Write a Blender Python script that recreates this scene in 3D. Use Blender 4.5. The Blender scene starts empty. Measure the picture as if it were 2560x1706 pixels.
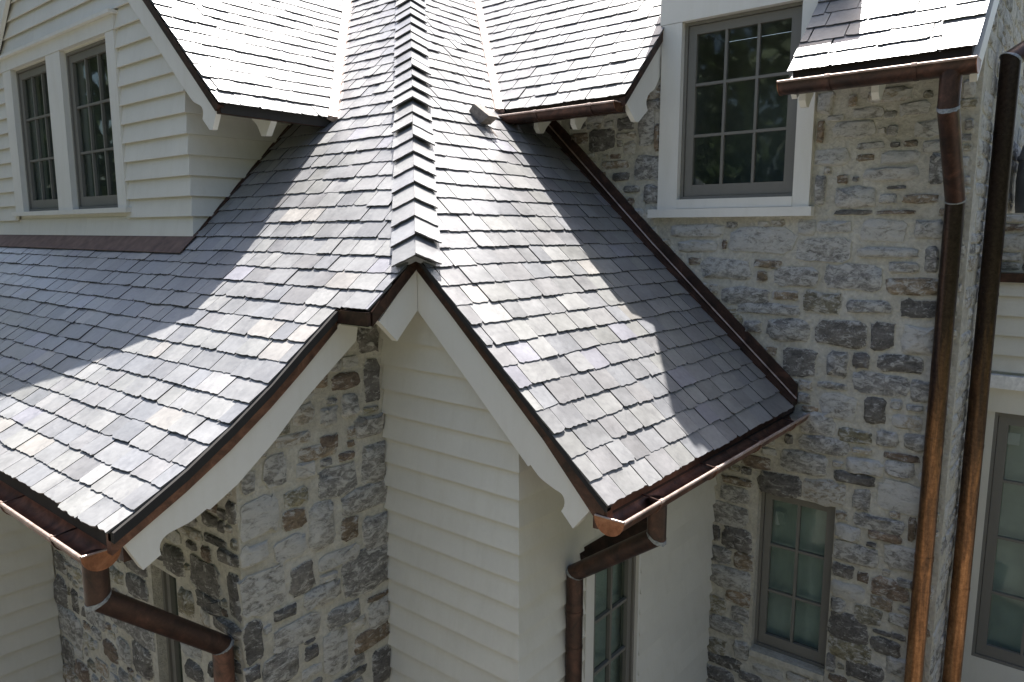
import bpy, bmesh, math, random
from mathutils import Vector, Matrix
random.seed(7)
rnd = random.random
def ru(a, b): return a + (b - a) * random.random()

# ------------------------------------------------------------------ camera, sky, sun, exposure
ZO = 5.5                                   # height of the camera above the lawn
scene = bpy.context.scene
cam_data = bpy.data.cameras.new("camera")
cam = bpy.data.objects.new("camera", cam_data)
scene.collection.objects.link(cam)
cam_data.sensor_width = 36.0
cam_data.lens = 25.89
cam_data.clip_end = 800
RIGHT = Vector((0.632, -0.775, 0.0)); UPV = Vector((0.1143, 0.0933, 0.9891)); BACK = Vector((-0.766, -0.6256, 0.1477))
RIGHT.normalize(); BACK = (BACK - BACK.dot(RIGHT) * RIGHT).normalized(); UPV = BACK.cross(RIGHT)
mw = Matrix((RIGHT, UPV, BACK)).transposed().to_4x4(); mw.translation = Vector((0, 0, ZO))
cam.matrix_world = mw
scene.camera = cam
scene.render.resolution_x = 1024; scene.render.resolution_y = 682

SUN = Vector((0.56, 0.43, 1.65)).normalized()
elev = math.asin(SUN.z); azim = math.atan2(SUN.x, SUN.y)      # azimuth clockwise from +Y
world = bpy.data.worlds.new("World"); scene.world = world; world.use_nodes = True
wn = world.node_tree; wn.nodes.clear()
sky = wn.nodes.new("ShaderNodeTexSky"); sky.sky_type = 'NISHITA'; sky.sun_disc = False
sky.sun_elevation = elev; sky.sun_rotation = azim; sky.air_density = 1.0; sky.dust_density = 3.2; sky.ozone_density = 1.0
bg = wn.nodes.new("ShaderNodeBackground"); bg.inputs['Strength'].default_value = 0.073
wo = wn.nodes.new("ShaderNodeOutputWorld")
wn.links.new(sky.outputs[0], bg.inputs[0]); wn.links.new(bg.outputs[0], wo.inputs[0])
sl = bpy.data.lights.new("sun", 'SUN'); sl.energy = 5.0; sl.angle = math.radians(0.53); sl.color = (1.0, 0.965, 0.92)
so = bpy.data.objects.new("sun", sl); scene.collection.objects.link(so)
so.rotation_euler = SUN.to_track_quat('Z', 'Y').to_euler(); so.location = (0, 0, 40)
scene.view_settings.view_transform = 'Standard'; scene.view_settings.look = 'None'
scene.view_settings.exposure = 1.62; scene.view_settings.gamma = 1.0

# ------------------------------------------------------------------ mesh helpers
COL = scene.collection
class MB:
    """collects shapes, then links them as ONE mesh object"""
    def __init__(s): s.v = []; s.f = []; s.c = []; s.e = []
    def add(s, vs, fs, col=(1, 1, 1), edge=None):
        b = len(s.v); s.v += [tuple(v) for v in vs]; s.f += [[i + b for i in f] for f in fs]
        s.c += [col] * len(vs); s.e += (edge if edge else [0.0] * len(vs)); return s
    def hexa(s, p):                                     # 8 corners: 4 bottom, 4 top
        return s.add(p, [(0, 3, 2, 1), (4, 5, 6, 7), (0, 1, 5, 4), (1, 2, 6, 5), (2, 3, 7, 6), (3, 0, 4, 7)])
    def box(s, x0, x1, y0, y1, z0, z1):
        return s.hexa([(x0, y0, z0), (x1, y0, z0), (x1, y1, z0), (x0, y1, z0), (x0, y0, z1), (x1, y0, z1), (x1, y1, z1), (x0, y1, z1)])
    def prism(s, poly, vec):
        n = len(poly); a = [Vector(p) for p in poly]; b = [p + Vector(vec) for p in a]
        return s.add(a + b, [list(range(n))[::-1], [n + i for i in range(n)]] + [(i, (i + 1) % n, n + (i + 1) % n, n + i) for i in range(n)])
    def loft(s, rings, closed=True, caps=True):
        k = len(rings[0]); vs = [p for r in rings for p in r]; fs = []
        for i in range(len(rings) - 1):
            for j in range(k if closed else k - 1):
                a = i * k + j; b = i * k + (j + 1) % k
                fs.append((a, b, b + k, a + k))
        if caps and closed:
            fs.append(list(range(k))[::-1]); fs.append([(len(rings) - 1) * k + j for j in range(k)])
        return s.add(vs, fs)
    def tube(s, path, r, n=14, caps=True):
        path = [Vector(p) for p in path]; rings = []
        d0 = (path[1] - path[0]).normalized()
        ref = Vector((0, 0, 1)) if abs(d0.z) < 0.9 else Vector((1, 0, 0))
        x = d0.cross(ref).normalized(); y = x.cross(d0).normalized()
        pts = [path[0] + r * (math.cos(a) * x + math.sin(a) * y) for a in [2 * math.pi * i / n for i in range(n)]]
        rings.append(pts)
        for i in range(1, len(path)):
            d = (path[i] - path[i - 1]).normalized()
            if i < len(path) - 1: m = (d + (path[i + 1] - path[i]).normalized()).normalized()
            else: m = d
            rings.append([p + d * ((path[i] - p).dot(m) / d.dot(m)) for p in rings[-1]])
        return s.loft(rings, True, caps)
    def build(s, name, mat, parent=None, label=None, kind=None, smooth=False, category=None, group=None, recalc=True):
        if not s.v: return None
        n = len(s.v); cx = sum(v[0] for v in s.v) / n; cy = sum(v[1] for v in s.v) / n; cz = sum(v[2] for v in s.v) / n
        me = bpy.data.meshes.new(name)
        me.from_pydata([(v[0] - cx, v[1] - cy, v[2] - cz) for v in s.v], [], s.f)
        at = me.color_attributes.new("Col", 'FLOAT_COLOR', 'POINT')
        flat = []
        for c, e in zip(s.c, s.e): flat += [c[0], c[1], c[2], e]
        at.data.foreach_set("color", flat)
        if recalc:
            bm = bmesh.new(); bm.from_mesh(me); bmesh.ops.recalc_face_normals(bm, faces=bm.faces[:]); bm.to_mesh(me); bm.free()
        if smooth:
            me.polygons.foreach_set("use_smooth", [True] * len(me.polygons))
            if smooth != True: me.set_sharp_from_angle(angle=math.radians(smooth))
        me.materials.append(mat)
        ob = bpy.data.objects.new(name, me); COL.objects.link(ob)
        ob.location = (cx, cy, cz + ZO)
        if parent:
            ob.parent = parent
            o = Vector(ob.location)
            p = parent; off = Vector((0, 0, 0))
            while p: off += p.location; p = p.parent
            ob.location = o - off
        if label: ob["label"] = label
        if kind: ob["kind"] = kind
        if category: ob["category"] = category
        if group: ob["group"] = group
        return ob
def FX(x0): return lambda t, z, o=0.0: (x0 - o, t, z)       # wall facing -X: t runs along Y
def FY(y0): return lambda t, z, o=0.0: (t, y0 - o, z)       # wall facing -Y: t runs along X
def fbox(mb, F, t0, t1, z0, z1, o0, o1):
    return mb.hexa([F(t0, z0, o0), F(t1, z0, o0), F(t1, z0, o1), F(t0, z0, o1), F(t0, z1, o0), F(t1, z1, o0), F(t1, z1, o1), F(t0, z1, o1)])
def clip(poly, planes):                                     # keep a*x+b*y+c >= 0
    for (a, b, c) in planes:
        out = []
        for i in range(len(poly)):
            p, q = poly[i], poly[(i + 1) % len(poly)]
            dp = a * p[0] + b * p[1] + c; dq = a * q[0] + b * q[1] + c
            if dp >= 0: out.append(p)
            if (dp >= 0) != (dq >= 0):
                k = dp / (dp - dq); out.append((p[0] + k * (q[0] - p[0]), p[1] + k * (q[1] - p[1])))
        poly = out
        if len(poly) < 3: return []
    return poly
def lerp(pts, x):
    for (a, b), (c, d) in zip(pts, pts[1:]):
        if x <= c: return b + (d - b) * (x - a) / (c - a)
    (a, b), (c, d) = pts[-2:]; return b + (d - b) * (x - a) / (c - a)
def project(p):
    d = Vector(p); z = -d.dot(BACK)
    if z < 0.1: return None
    return (1280 + 1841 * d.dot(RIGHT) / z, 853 - 1841 * d.dot(UPV) / z)

# ------------------------------------------------------------------ materials
def new_mat(name):
    m = bpy.data.materials.new(name); m.use_nodes = True; nt = m.node_tree
    return m, nt, nt.nodes["Principled BSDF"]
def N(nt, typ, **kw):
    n = nt.nodes.new(typ)
    for k, v in kw.items():
        if k in n.inputs: n.inputs[k].default_value = v
        else: setattr(n, k, v)
    return n
def noise(nt, vec, scale, detail=4, rough=0.55, dist=0.0):
    n = N(nt, "ShaderNodeTexNoise"); n.inputs['Scale'].default_value = scale; n.inputs['Detail'].default_value = detail
    n.inputs['Roughness'].default_value = rough; n.inputs['Distortion'].default_value = dist
    nt.links.new(vec, n.inputs['Vector']); return n.outputs[0]
def ramp(nt, fac, stops):
    r = nt.nodes.new("ShaderNodeValToRGB"); e = r.color_ramp.elements
    while len(e) < len(stops): e.new(0.5)
    for i, (p, c) in enumerate(stops):
        e[i].position = p; e[i].color = (c if len(c) == 4 else (*c, 1)) if not isinstance(c, (int, float)) else (c, c, c, 1)
    nt.links.new(fac, r.inputs[0]); return r.outputs[0]
def mix(nt, fac, a, b, mode='MIX'):
    m = nt.nodes.new("ShaderNodeMix"); m.data_type = 'RGBA'; m.blend_type = mode
    for sock, val in ((m.inputs[0], fac), (m.inputs[6], a), (m.inputs[7], b)):
        if isinstance(val, (int, float)): sock.default_value = val
        elif isinstance(val, tuple): sock.default_value = (*val, 1)
        else: nt.links.new(val, sock)
    return m.outputs[2]
def math_(nt, op, a, b=0.0, clamp=False):
    m = nt.nodes.new("ShaderNodeMath"); m.operation = op; m.use_clamp = clamp
    for s, v in ((m.inputs[0], a), (m.inputs[1], b)):
        if isinstance(v, (int, float)): s.default_value = v
        else: nt.links.new(v, s)
    return m.outputs[0]
def bump(nt, bs, h, strength, dist=0.01):
    b = nt.nodes.new("ShaderNodeBump"); b.inputs['Strength'].default_value = strength; b.inputs['Distance'].default_value = dist
    nt.links.new(h, b.inputs['Height']); nt.links.new(b.outputs[0], bs.inputs['Normal'])
def pos(nt): return nt.nodes.new("ShaderNodeNewGeometry").outputs['Position']
def scaled(nt, vec, s):
    m = N(nt, "ShaderNodeMapping"); m.inputs['Scale'].default_value = s; nt.links.new(vec, m.inputs['Vector']); return m.outputs[0]
def shifted(nt, vec):                                       # each object gets its own patch of the pattern
    oi = nt.nodes.new("ShaderNodeObjectInfo"); a = nt.nodes.new("ShaderNodeVectorMath"); a.operation = 'ADD'
    mm = nt.nodes.new("ShaderNodeVectorMath"); mm.operation = 'SCALE'; mm.inputs[0].default_value = (13.1, 7.7, 5.3)
    nt.links.new(oi.outputs['Random'], mm.inputs['Scale']); nt.links.new(vec, a.inputs[0]); nt.links.new(mm.outputs[0], a.inputs[1])
    return a.outputs[0]
def attr(nt):
    a = nt.nodes.new("ShaderNodeAttribute"); a.attribute_name = "Col"; return a

def slate_material():
    m, nt, b = new_mat("slate"); L = nt.links.new
    p = shifted(nt, pos(nt)); a = attr(nt)
    n1 = noise(nt, p, 3.5, 3); n2 = noise(nt, p, 28, 5, .65); n3 = noise(nt, scaled(nt, p, (1, 1, .22)), 11, 4, .55, .9)
    c = mix(nt, 1.0, a.outputs['Color'], ramp(nt, n1, [(.3, .82), (.7, 1.12)]), 'MULTIPLY')
    c = mix(nt, 1.0, c, ramp(nt, n2, [(.3, .88), (.7, 1.1)]), 'MULTIPLY')
    stain = ramp(nt, n3, [(.57, 0.0), (.63, 1.0)])
    c = mix(nt, math_(nt, 'MULTIPLY', stain, .36), c, mix(nt, 1.0, c, (.62, .62, .65), 'MULTIPLY'))
    L(c, b.inputs['Base Color'])
    L(ramp(nt, n1, [(.3, .36), (.7, .46)]), b.inputs['Roughness'])
    b.inputs['Specular IOR Level'].default_value = 1.0; b.inputs['Coat Weight'].default_value = .28; b.inputs['Coat Roughness'].default_value = .30
    hh = math_(nt, 'ADD', n2, math_(nt, 'MULTIPLY', noise(nt, p, 9, 2), 1.6))
    bump(nt, b, hh, .22, .006)
    return m
def stone_material():
    m, nt, b = new_mat("rubble_stone"); L = nt.links.new
    p = shifted(nt, pos(nt)); a = attr(nt)
    q = scaled(nt, p, (1, 1, 1.9)); n1 = noise(nt, q, 9, 7, .70, .5); n2 = noise(nt, p, 60, 5, .7); n3 = noise(nt, q, 12, 9, .76, .7)
    c = mix(nt, 1.0, a.outputs['Color'], ramp(nt, n1, [(.32, .40), (.50, .95), (.68, 1.5)]), 'MULTIPLY')
    c = mix(nt, 1.0, c, ramp(nt, n2, [(.3, .66), (.72, 1.30)]), 'MULTIPLY')
    # lime washed over the face in veins, most on the pale stones, and over the ragged edges
    lum = nt.nodes.new("ShaderNodeRGBToBW"); L(a.outputs['Color'], lum.inputs[0])
    sm = math_(nt, 'ADD', n3, math_(nt, 'MULTIPLY', math_(nt, 'SUBTRACT', lum.outputs[0], .215), .60))
    sm = math_(nt, 'ADD', sm, math_(nt, 'MULTIPLY', a.outputs['Alpha'], .05))
    c = mix(nt, ramp(nt, sm, [(.49, 0.0), (.60, .85)]), c, mix(nt, n1, (.45, .445, .42), (.66, .645, .60)))
    e = math_(nt, 'ADD', math_(nt, 'MULTIPLY', a.outputs['Alpha'], .55), math_(nt, 'MULTIPLY', noise(nt, p, 26, 6, .75, 1.0), .8))
    c = mix(nt, ramp(nt, e, [(.74, 0.0), (.80, 1.0)]), c, (.56, .54, .475))
    L(c, b.inputs['Base Color']); b.inputs['Roughness'].default_value = .85
    bump(nt, b, math_(nt, 'ADD', n1, math_(nt, 'MULTIPLY', n3, .5)), .8, .02)
    return m
def mortar_material():
    m, nt, b = new_mat("lime_mortar"); L = nt.links.new
    p = pos(nt); n1 = noise(nt, p, 2.2, 4, .6); n2 = noise(nt, p, 24, 6, .7)
    c = ramp(nt, n1, [(.30, (.51, .475, .39)), (.5, (.61, .58, .495)), (.72, (.69, .665, .595))])
    c = mix(nt, 1.0, c, ramp(nt, n2, [(.3, .74), (.7, 1.14)]), 'MULTIPLY')
    L(c, b.inputs['Base Color']); b.inputs['Roughness'].default_value = .92
    bump(nt, b, math_(nt, 'ADD', n2, noise(nt, p, 7, 3)), .9, .03)
    return m
def paint_material(name, col, rough=.5, grain=.06):
    m, nt, b = new_mat(name); L = nt.links.new
    p = shifted(nt, pos(nt)); n1 = noise(nt, p, 1.3, 3); n2 = noise(nt, p, 40, 3)
    c = mix(nt, 1.0, col, ramp(nt, n1, [(.3, 1 - grain), (.7, 1 + grain * .6)]), 'MULTIPLY')
    c = mix(nt, 1.0, c, ramp(nt, n2, [(.25, 1 - grain * .5), (.7, 1.0)]), 'MULTIPLY')
    n3 = noise(nt, scaled(nt, p, (6, 6, .9)), 1.6, 6, .65)
    c = mix(nt, 1.0, c, ramp(nt, n3, [(.28, (.955, .95, .935)), (.52, (1, 1, 1))]), 'MULTIPLY')
    L(c, b.inputs['Base Color']); b.inputs['Roughness'].default_value = rough; b.inputs['Specular IOR Level'].default_value = .35
    bump(nt, b, n2, .05, .003); return m
def copper_material(name, dark, mid, light, lo, hi, rough, metal=.85, stretch=(1, 1, 1)):
    m, nt, b = new_mat(name); L = nt.links.new
    p = scaled(nt, pos(nt), stretch); n1 = noise(nt, p, 5.5, 7, .70, .8); n2 = noise(nt, p, 34, 5, .7)
    f = math_(nt, 'ADD', math_(nt, 'MULTIPLY', n1, .8), math_(nt, 'MULTIPLY', n2, .2))
    L(ramp(nt, f, [(lo, dark), ((lo + hi) / 2, mid), (hi, light)]), b.inputs['Base Color'])
    b.inputs['Metallic'].default_value = metal
    L(ramp(nt, n2, [(.3, rough - .08), (.7, rough + .1)]), b.inputs['Roughness'])
    bump(nt, b, n2, .08, .003); return m
def glass_material(name, tint, gloss):
    m = bpy.data.materials.new(name); m.use_nodes = True; nt = m.node_tree; nt.nodes.clear(); L = nt.links.new
    o = nt.nodes.new("ShaderNodeOutputMaterial"); t = nt.nodes.new("ShaderNodeBsdfTransparent"); t.inputs[0].default_value = (*tint, 1)
    g = nt.nodes.new("ShaderNodeBsdfGlossy"); g.inputs['Roughness'].default_value = .03; g.inputs[0].default_value = (.9, .95, .93, 1)
    fr = nt.nodes.new("ShaderNodeFresnel"); fr.inputs[0].default_value = 1.52
    wav = nt.nodes.new("ShaderNodeBump"); wav.inputs['Strength'].default_value = .03; wav.inputs['Distance'].default_value = .02
    L(noise(nt, pos(nt), 2.5, 2), wav.inputs['Height']); L(wav.outputs[0], g.inputs['Normal'])
    k = math_(nt, 'ADD', math_(nt, 'MULTIPLY', fr.outputs[0], gloss), .02, True)
    x = nt.nodes.new("ShaderNodeMixShader"); L(k, x.inputs[0]); L(t.outputs[0], x.inputs[1]); L(g.outputs[0], x.inputs[2]); L(x.outputs[0], o.inputs[0])
    return m
def plain(name, col, rough=.7, metal=0.0, sc=12, amp=.12, bmp=.1):
    m, nt, b = new_mat(name); p = pos(nt); n = noise(nt, p, sc, 4)
    nt.links.new(mix(nt, 1.0, col, ramp(nt, n, [(.3, 1 - amp), (.7, 1 + amp)]), 'MULTIPLY'), b.inputs['Base Color'])
    b.inputs['Roughness'].default_value = rough; b.inputs['Metallic'].default_value = metal; bump(nt, b, n, bmp, .01); return m

SLATE = slate_material(); STONE = stone_material(); MORTAR = mortar_material()
PAINT = paint_material("cream_paint", (.76, .735, .655)); TRIM = paint_material("white_trim_paint", (.79, .77, .71), .45, .04)
TAUPE = paint_material("taupe_window_paint", (.205, .195, .172), .4, .05)
COPPER = copper_material("aged_copper", (.05, .030, .024), (.155, .075, .050), (.30, .15, .095), .36, .66, .42, .45)
COPPERDK = copper_material("dark_copper", (.034, .024, .020), (.078, .043, .032), (.16, .080, .056), .36, .68, .40, .55)
COPPERBR = copper_material("bright_copper", (.20, .085, .035), (.46, .21, .095), (.62, .34, .19), .36, .66, .36, .9, (1, 1, .25))
COPPERVAL = copper_material("valley_copper", (.24, .18, .155), (.36, .28, .25), (.48, .40, .365), .34, .68, .5, .45)
def pipe_material():                                        # brown patina above; orange low down paints in light reflected off sunlit ground
    m, nt, b = new_mat("ground_glow_copper_pipe"); L = nt.links.new; p = pos(nt)
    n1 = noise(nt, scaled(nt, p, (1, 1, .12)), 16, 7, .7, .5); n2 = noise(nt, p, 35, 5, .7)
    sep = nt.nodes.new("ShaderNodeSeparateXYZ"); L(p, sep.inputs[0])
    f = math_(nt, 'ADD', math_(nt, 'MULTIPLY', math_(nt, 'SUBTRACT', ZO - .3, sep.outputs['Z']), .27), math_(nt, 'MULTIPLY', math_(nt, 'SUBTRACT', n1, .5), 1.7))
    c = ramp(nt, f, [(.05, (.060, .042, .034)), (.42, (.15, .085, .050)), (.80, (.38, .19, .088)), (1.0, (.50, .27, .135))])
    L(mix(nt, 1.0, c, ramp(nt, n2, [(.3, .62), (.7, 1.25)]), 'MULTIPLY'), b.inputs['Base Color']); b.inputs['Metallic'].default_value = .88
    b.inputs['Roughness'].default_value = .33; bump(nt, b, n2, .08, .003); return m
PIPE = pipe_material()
SOLDER = plain("solder", (.30, .32, .33), .6, .5, 60, .35, .5)
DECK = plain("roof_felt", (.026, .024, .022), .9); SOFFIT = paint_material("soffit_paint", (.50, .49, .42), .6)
GLASS = glass_material("window_glass", (.82, .86, .84), .14); ROOM = plain("dim_room", (.26, .26, .25), .9)
BLIND = plain("pale_green_blind", (.52, .57, .53), .9, 0, 3, .15, .05)
WOOD = plain("weathered_wood", (.21, .185, .165), .8, 0, 30, .35, .5)

RW="277,329,-5,6w 214,271,-19,2w 168,195,-1,8w 128,161,-8,8w 102,123,-6,8w 283,321,-19,-9w 273,277,-16,-8b 167,210,-25,-6w 119,162,-21,-13w 104,114,-31,-12g 298,310,-31,-24b 251,297,-43,-25g 223,247,-32,-25b 235,244,-44,-35b 192,228,-47,-31g 144,185,-48,-27g 118,138,-32,-24w 279,288,-57,-48t 233,275,-65,-50g 207,229,-59,-51b 173,202,-68,-50o 101,140,-49,-36b 206,260,-73,-63g 135,168,-66,-55g 103,128,-67,-53d 238,254,-90,-79g 196,232,-95,-76g 152,190,-95,-72d 130,148,-94,-72d 101,125,-96,-73w 223,233,-109,-101b 189,218,-123,-100d 164,180,-121,-99g 147,160,-112,-98d 109,141,-112,-98d 191,203,-136,-127t 164,187,-132,-126g 118,159,-131,-114g 100,116,-133,-116g 192,203,-148,-138g 156,183,-158,-136w 133,149,-156,-134d 121,130,-142,-134w 106,118,-141,-136g 171,199,-174,-155g 142,168,-175,-163o 122,138,-173,-160g 100,118,-173,-159g 106,127,-157,-145t 159,199,-189,-174g 205,212,-186,-177d 141,156,-183,-178t 224,250,-214,-202b 240,250,-222,-214d 240,268,-234,-226b 242,269,-251,-236g 196,233,-235,-214d 175,215,-210,-190g 159,193,-233,-212t 137,169,-211,-200d 162,171,-198,-193t 109,130,-197,-183g 131,159,-201,-187w 106,132,-183,-177b 139,153,-231,-214g 100,133,-225,-202w 242,278,-274,-253g 267,278,-293,-278d 237,265,-298,-276d 156,165,-244,-236b 113,150,-246,-233g 104,110,-248,-228b 145,165,-261,-247w 114,139,-254,-245b 131,165,-280,-262g 132,140,-261,-257d 99,125,-275,-254g 256,277,-314,-298g 235,253,-315,-298b 148,165,-294,-282d 136,145,-294,-285b 103,115,-288,-281g 236,276,-337,-315g 138,165,-313,-298w 106,133,-302,-285b 116,134,-313,-302b 235,259,-350,-335b 259,277,-366,-348o 153,164,-327,-314g 123,145,-330,-313o 99,112,-310,-304g 236,253,-368,-352g 241,276,-384,-368g 134,165,-352,-327d 100,119,-323,-313g 115,130,-335,-331d 108,131,-351,-338d 256,277,-409,-392o 234,249,-404,-386w 129,164,-369,-349o 105,116,-335,-330d 241,277,-419,-406d 157,165,-384,-366g 121,128,-368,-365d 120,149,-383,-364d 97,118,-368,-350g 248,277,-436,-421d 220,243,-424,-415d 97,101,-345,-332d 188,201,94,111w 170,177,98,107b 132,162,99,109t 194,200,71,89b 156,187,74,87w 151,172,88,96w 119,139,87,97w 139,147,73,81g 110,128,70,82w 148,168,64,69g 137,144,64,68d 174,200,53,66w 155,168,55,60b 123,150,51,61w 105,116,35,58g 173,182,38,45b 165,170,39,43g 123,161,39,49w 190,199,21,45g 153,183,19,35w 136,149,21,29g 130,144,32,35d 108,132,21,28b 154,182,13,17d 123,150,13,16b 90,98,96,109w 89,95,73,81g 88,92,34,40g 427,446,103,111d 377,407,61,69b 375,394,49,57d 364,381,37,44g 343,370,48,71g 343,359,26,44g 350,366,80,121g 343,349,75,100b 344,359,124,146w 393,423,79,99d 371,390,97,109d 425,446,87,99b"
SA="322,340,-84,-66d 299,322,-107,-96b 326,340,-120,-90d 306,320,-126,-111g 294,302,-115,-111g 317,343,-144,-129g 310,316,-142,-134b 288,302,-129,-116w 287,302,-146,-136b 245,261,-160,-140g 229,238,-159,-146g 271,300,-150,-140b 302,316,-157,-151b 268,283,-160,-149w 285,316,-179,-158g 259,277,-177,-166o 227,253,-189,-165w 256,274,-192,-179b 277,297,-213,-182g 302,317,-215,-199b 226,245,-207,-193w 250,273,-212,-197w 283,316,-230,-219w 226,256,-240,-212w 260,278,-239,-218d 283,297,-238,-232w 270,299,-253,-239g 247,264,-251,-243d 288,316,-275,-261g 225,238,-270,-244d 246,281,-273,-256g 268,277,-276,-273d 237,264,-294,-272g 284,304,-308,-276g 268,279,-289,-279d 224,235,-283,-273d 322,344,-179,-150g 303,345,-198,-180g 322,344,-229,-203g 302,343,-259,-228g 323,344,-269,-265b 323,343,-291,-270w 310,343,-304,-289b 326,343,-337,-310d 286,320,-321,-314d"
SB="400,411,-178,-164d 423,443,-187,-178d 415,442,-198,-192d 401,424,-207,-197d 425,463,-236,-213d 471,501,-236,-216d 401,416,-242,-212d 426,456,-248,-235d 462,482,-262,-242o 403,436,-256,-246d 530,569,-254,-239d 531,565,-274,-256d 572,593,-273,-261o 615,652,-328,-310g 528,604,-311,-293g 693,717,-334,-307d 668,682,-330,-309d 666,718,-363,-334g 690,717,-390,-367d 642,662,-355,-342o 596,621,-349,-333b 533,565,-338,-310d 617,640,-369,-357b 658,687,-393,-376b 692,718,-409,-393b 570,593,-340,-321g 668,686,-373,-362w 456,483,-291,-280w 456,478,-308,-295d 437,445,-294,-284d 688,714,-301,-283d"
# ------------------------------------------------------------------ ground
g = MB(); n = 24
g.add([(x, y, -ZO) for (x, y) in ((-300, -300), (300, -300), (300, 300), (-300, 300))], [(0, 1, 2, 3)])
lm, lnt, lb = new_mat("lawn"); lp = pos(lnt)
lc = mix(lnt, ramp(lnt, noise(lnt, lp, .35, 5), [(.35, 0.0), (.65, 1.0)]), (.045, .075, .022), (.085, .10, .040))
lnt.links.new(mix(lnt, 1.0, lc, ramp(lnt, noise(lnt, lp, 18, 5, .7), [(.3, .6), (.7, 1.3)]), 'MULTIPLY'), lb.inputs['Base Color'])
lb.inputs['Roughness'].default_value = .9
g.build("lawn", lm, kind="structure", recalc=False)

g = MB(); g.add([(x, y, -ZO + .02) for (x, y) in ((-14, -14), (40, -14), (40, 40), (-14, 40))], [(0, 1, 2, 3)])
gm, gnt, gb = new_mat("gravel"); gp = pos(gnt)
gnt.links.new(mix(gnt, 1.0, (.11, .10, .085), ramp(gnt, noise(gnt, gp, 40, 5, .7), [(.3, .6), (.7, 1.35)]), 'MULTIPLY'), gb.inputs['Base Color']); gb.inputs['Roughness'].default_value = .9
g.build("gravel_court", gm, kind="structure", recalc=False)

house = bpy.data.objects.new("house", None); COL.objects.link(house); house.location = (4.5, 4.5, 0)
house["label"] = "stone and cream clapboard house with slate roofs, copper gutters and downspouts"; house["category"] = "house"

# ------------------------------------------------------------------ roof planes (h = run axis, z = height)
PL = [(1.448, -1.521), (1.585, -1.447), (1.86, -1.289), (2.136, -1.104), (2.401, -.909), (2.645, -.705), (2.92, -.485), (3.3, -.157), (13.3, 10.143)]
PR = [(2.03, -1.5), (3.49, -.157), (13.49, 9.56)]
PD = [(5.73, 1.015), (15.73, 10.515)]            # gabled dormer on the left
PW = [(5.72, 1.15), (15.72, 11.45)]              # upper wing on the right, left of the big window
PE = [(5.755, 1.165), (15.755, 11.465)]          # upper wing, right of the big window
hipY = lambda x: 3.49 + 1.06 * (x - 3.3)
hipX = lambda y: 3.3 + (y - 3.49) / 1.06
AX = lambda t, h, z: (h, t, z)                   # plane facing -X
AY = lambda t, h, z: (t, h, z)                   # plane facing -Y

def along(prof, s):
    for (a, b), (c, d) in zip(prof, prof[1:]):
        l = math.hypot(c - a, d - b)
        if s <= l: return (a + (c - a) * s / l, b + (d - b) * s / l)
        s -= l
    return prof[-1]

TINTS = [(.238, .233, .224), (.254, .247, .235), (.216, .211, .206), (.276, .268, .250), (.233, .223, .214), (.262, .255, .234), (.222, .220, .219)]
def slate_tint():
    r = rnd()
    if r < .03: c = (.32, .298, .265)
    elif r < .06: c = (.30, .288, .272)
    elif r < .10: c = (.265, .255, .27)
    else: c = random.choice(TINTS)
    k = ru(.89, 1.10) * .94; return (c[0] * k * .98, c[1] * k, c[2] * k * 1.05)

def plate(mb, poly, fr, thick, tail, head, L, col, drop=0.0):
    """poly in (t, s); fr maps (t, s, n) to space. The plate is lifted at its tail (s=0) over the course below."""
    lift = lambda s: head + (tail - head) * max(0.0, 1 - s / L)
    top = [fr(t, s, lift(s) + thick) for t, s in poly]; bot = [fr(t, s, lift(s)) for t, s in poly]
    n = len(poly); dk = (col[0] * .30, col[1] * .30, col[2] * .31)      # freshly split edges are darker than the weathered face
    mb.add(top, [list(range(n))], col)
    mb.add(top + bot, [[2 * n - 1 - i for i in range(n)]] + [(i, n + i, n + (i + 1) % n, (i + 1) % n) for i in range(n)], dk)

def slate_outline(t0, t1, L, rough=.0045):
    k = max(5, int((t1 - t0) / .023)); pts = []
    bow = ru(-.005, .005)
    for i in range(k + 1):
        u = i / k; e = 0.0
        if i in (0, k): e = ru(.004, .020) if rnd() < .4 else 0
        pts.append((t0 + (t1 - t0) * u + (ru(-.002, .002) if 0 < i < k else 0), ru(-rough, rough) + e + bow * (u - .5)))
    pts += [(t1 + ru(-.003, .002), L * .45), (t1, L), (t0, L), (t0 + ru(-.002, .003), L * .45)]
    return pts

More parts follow.
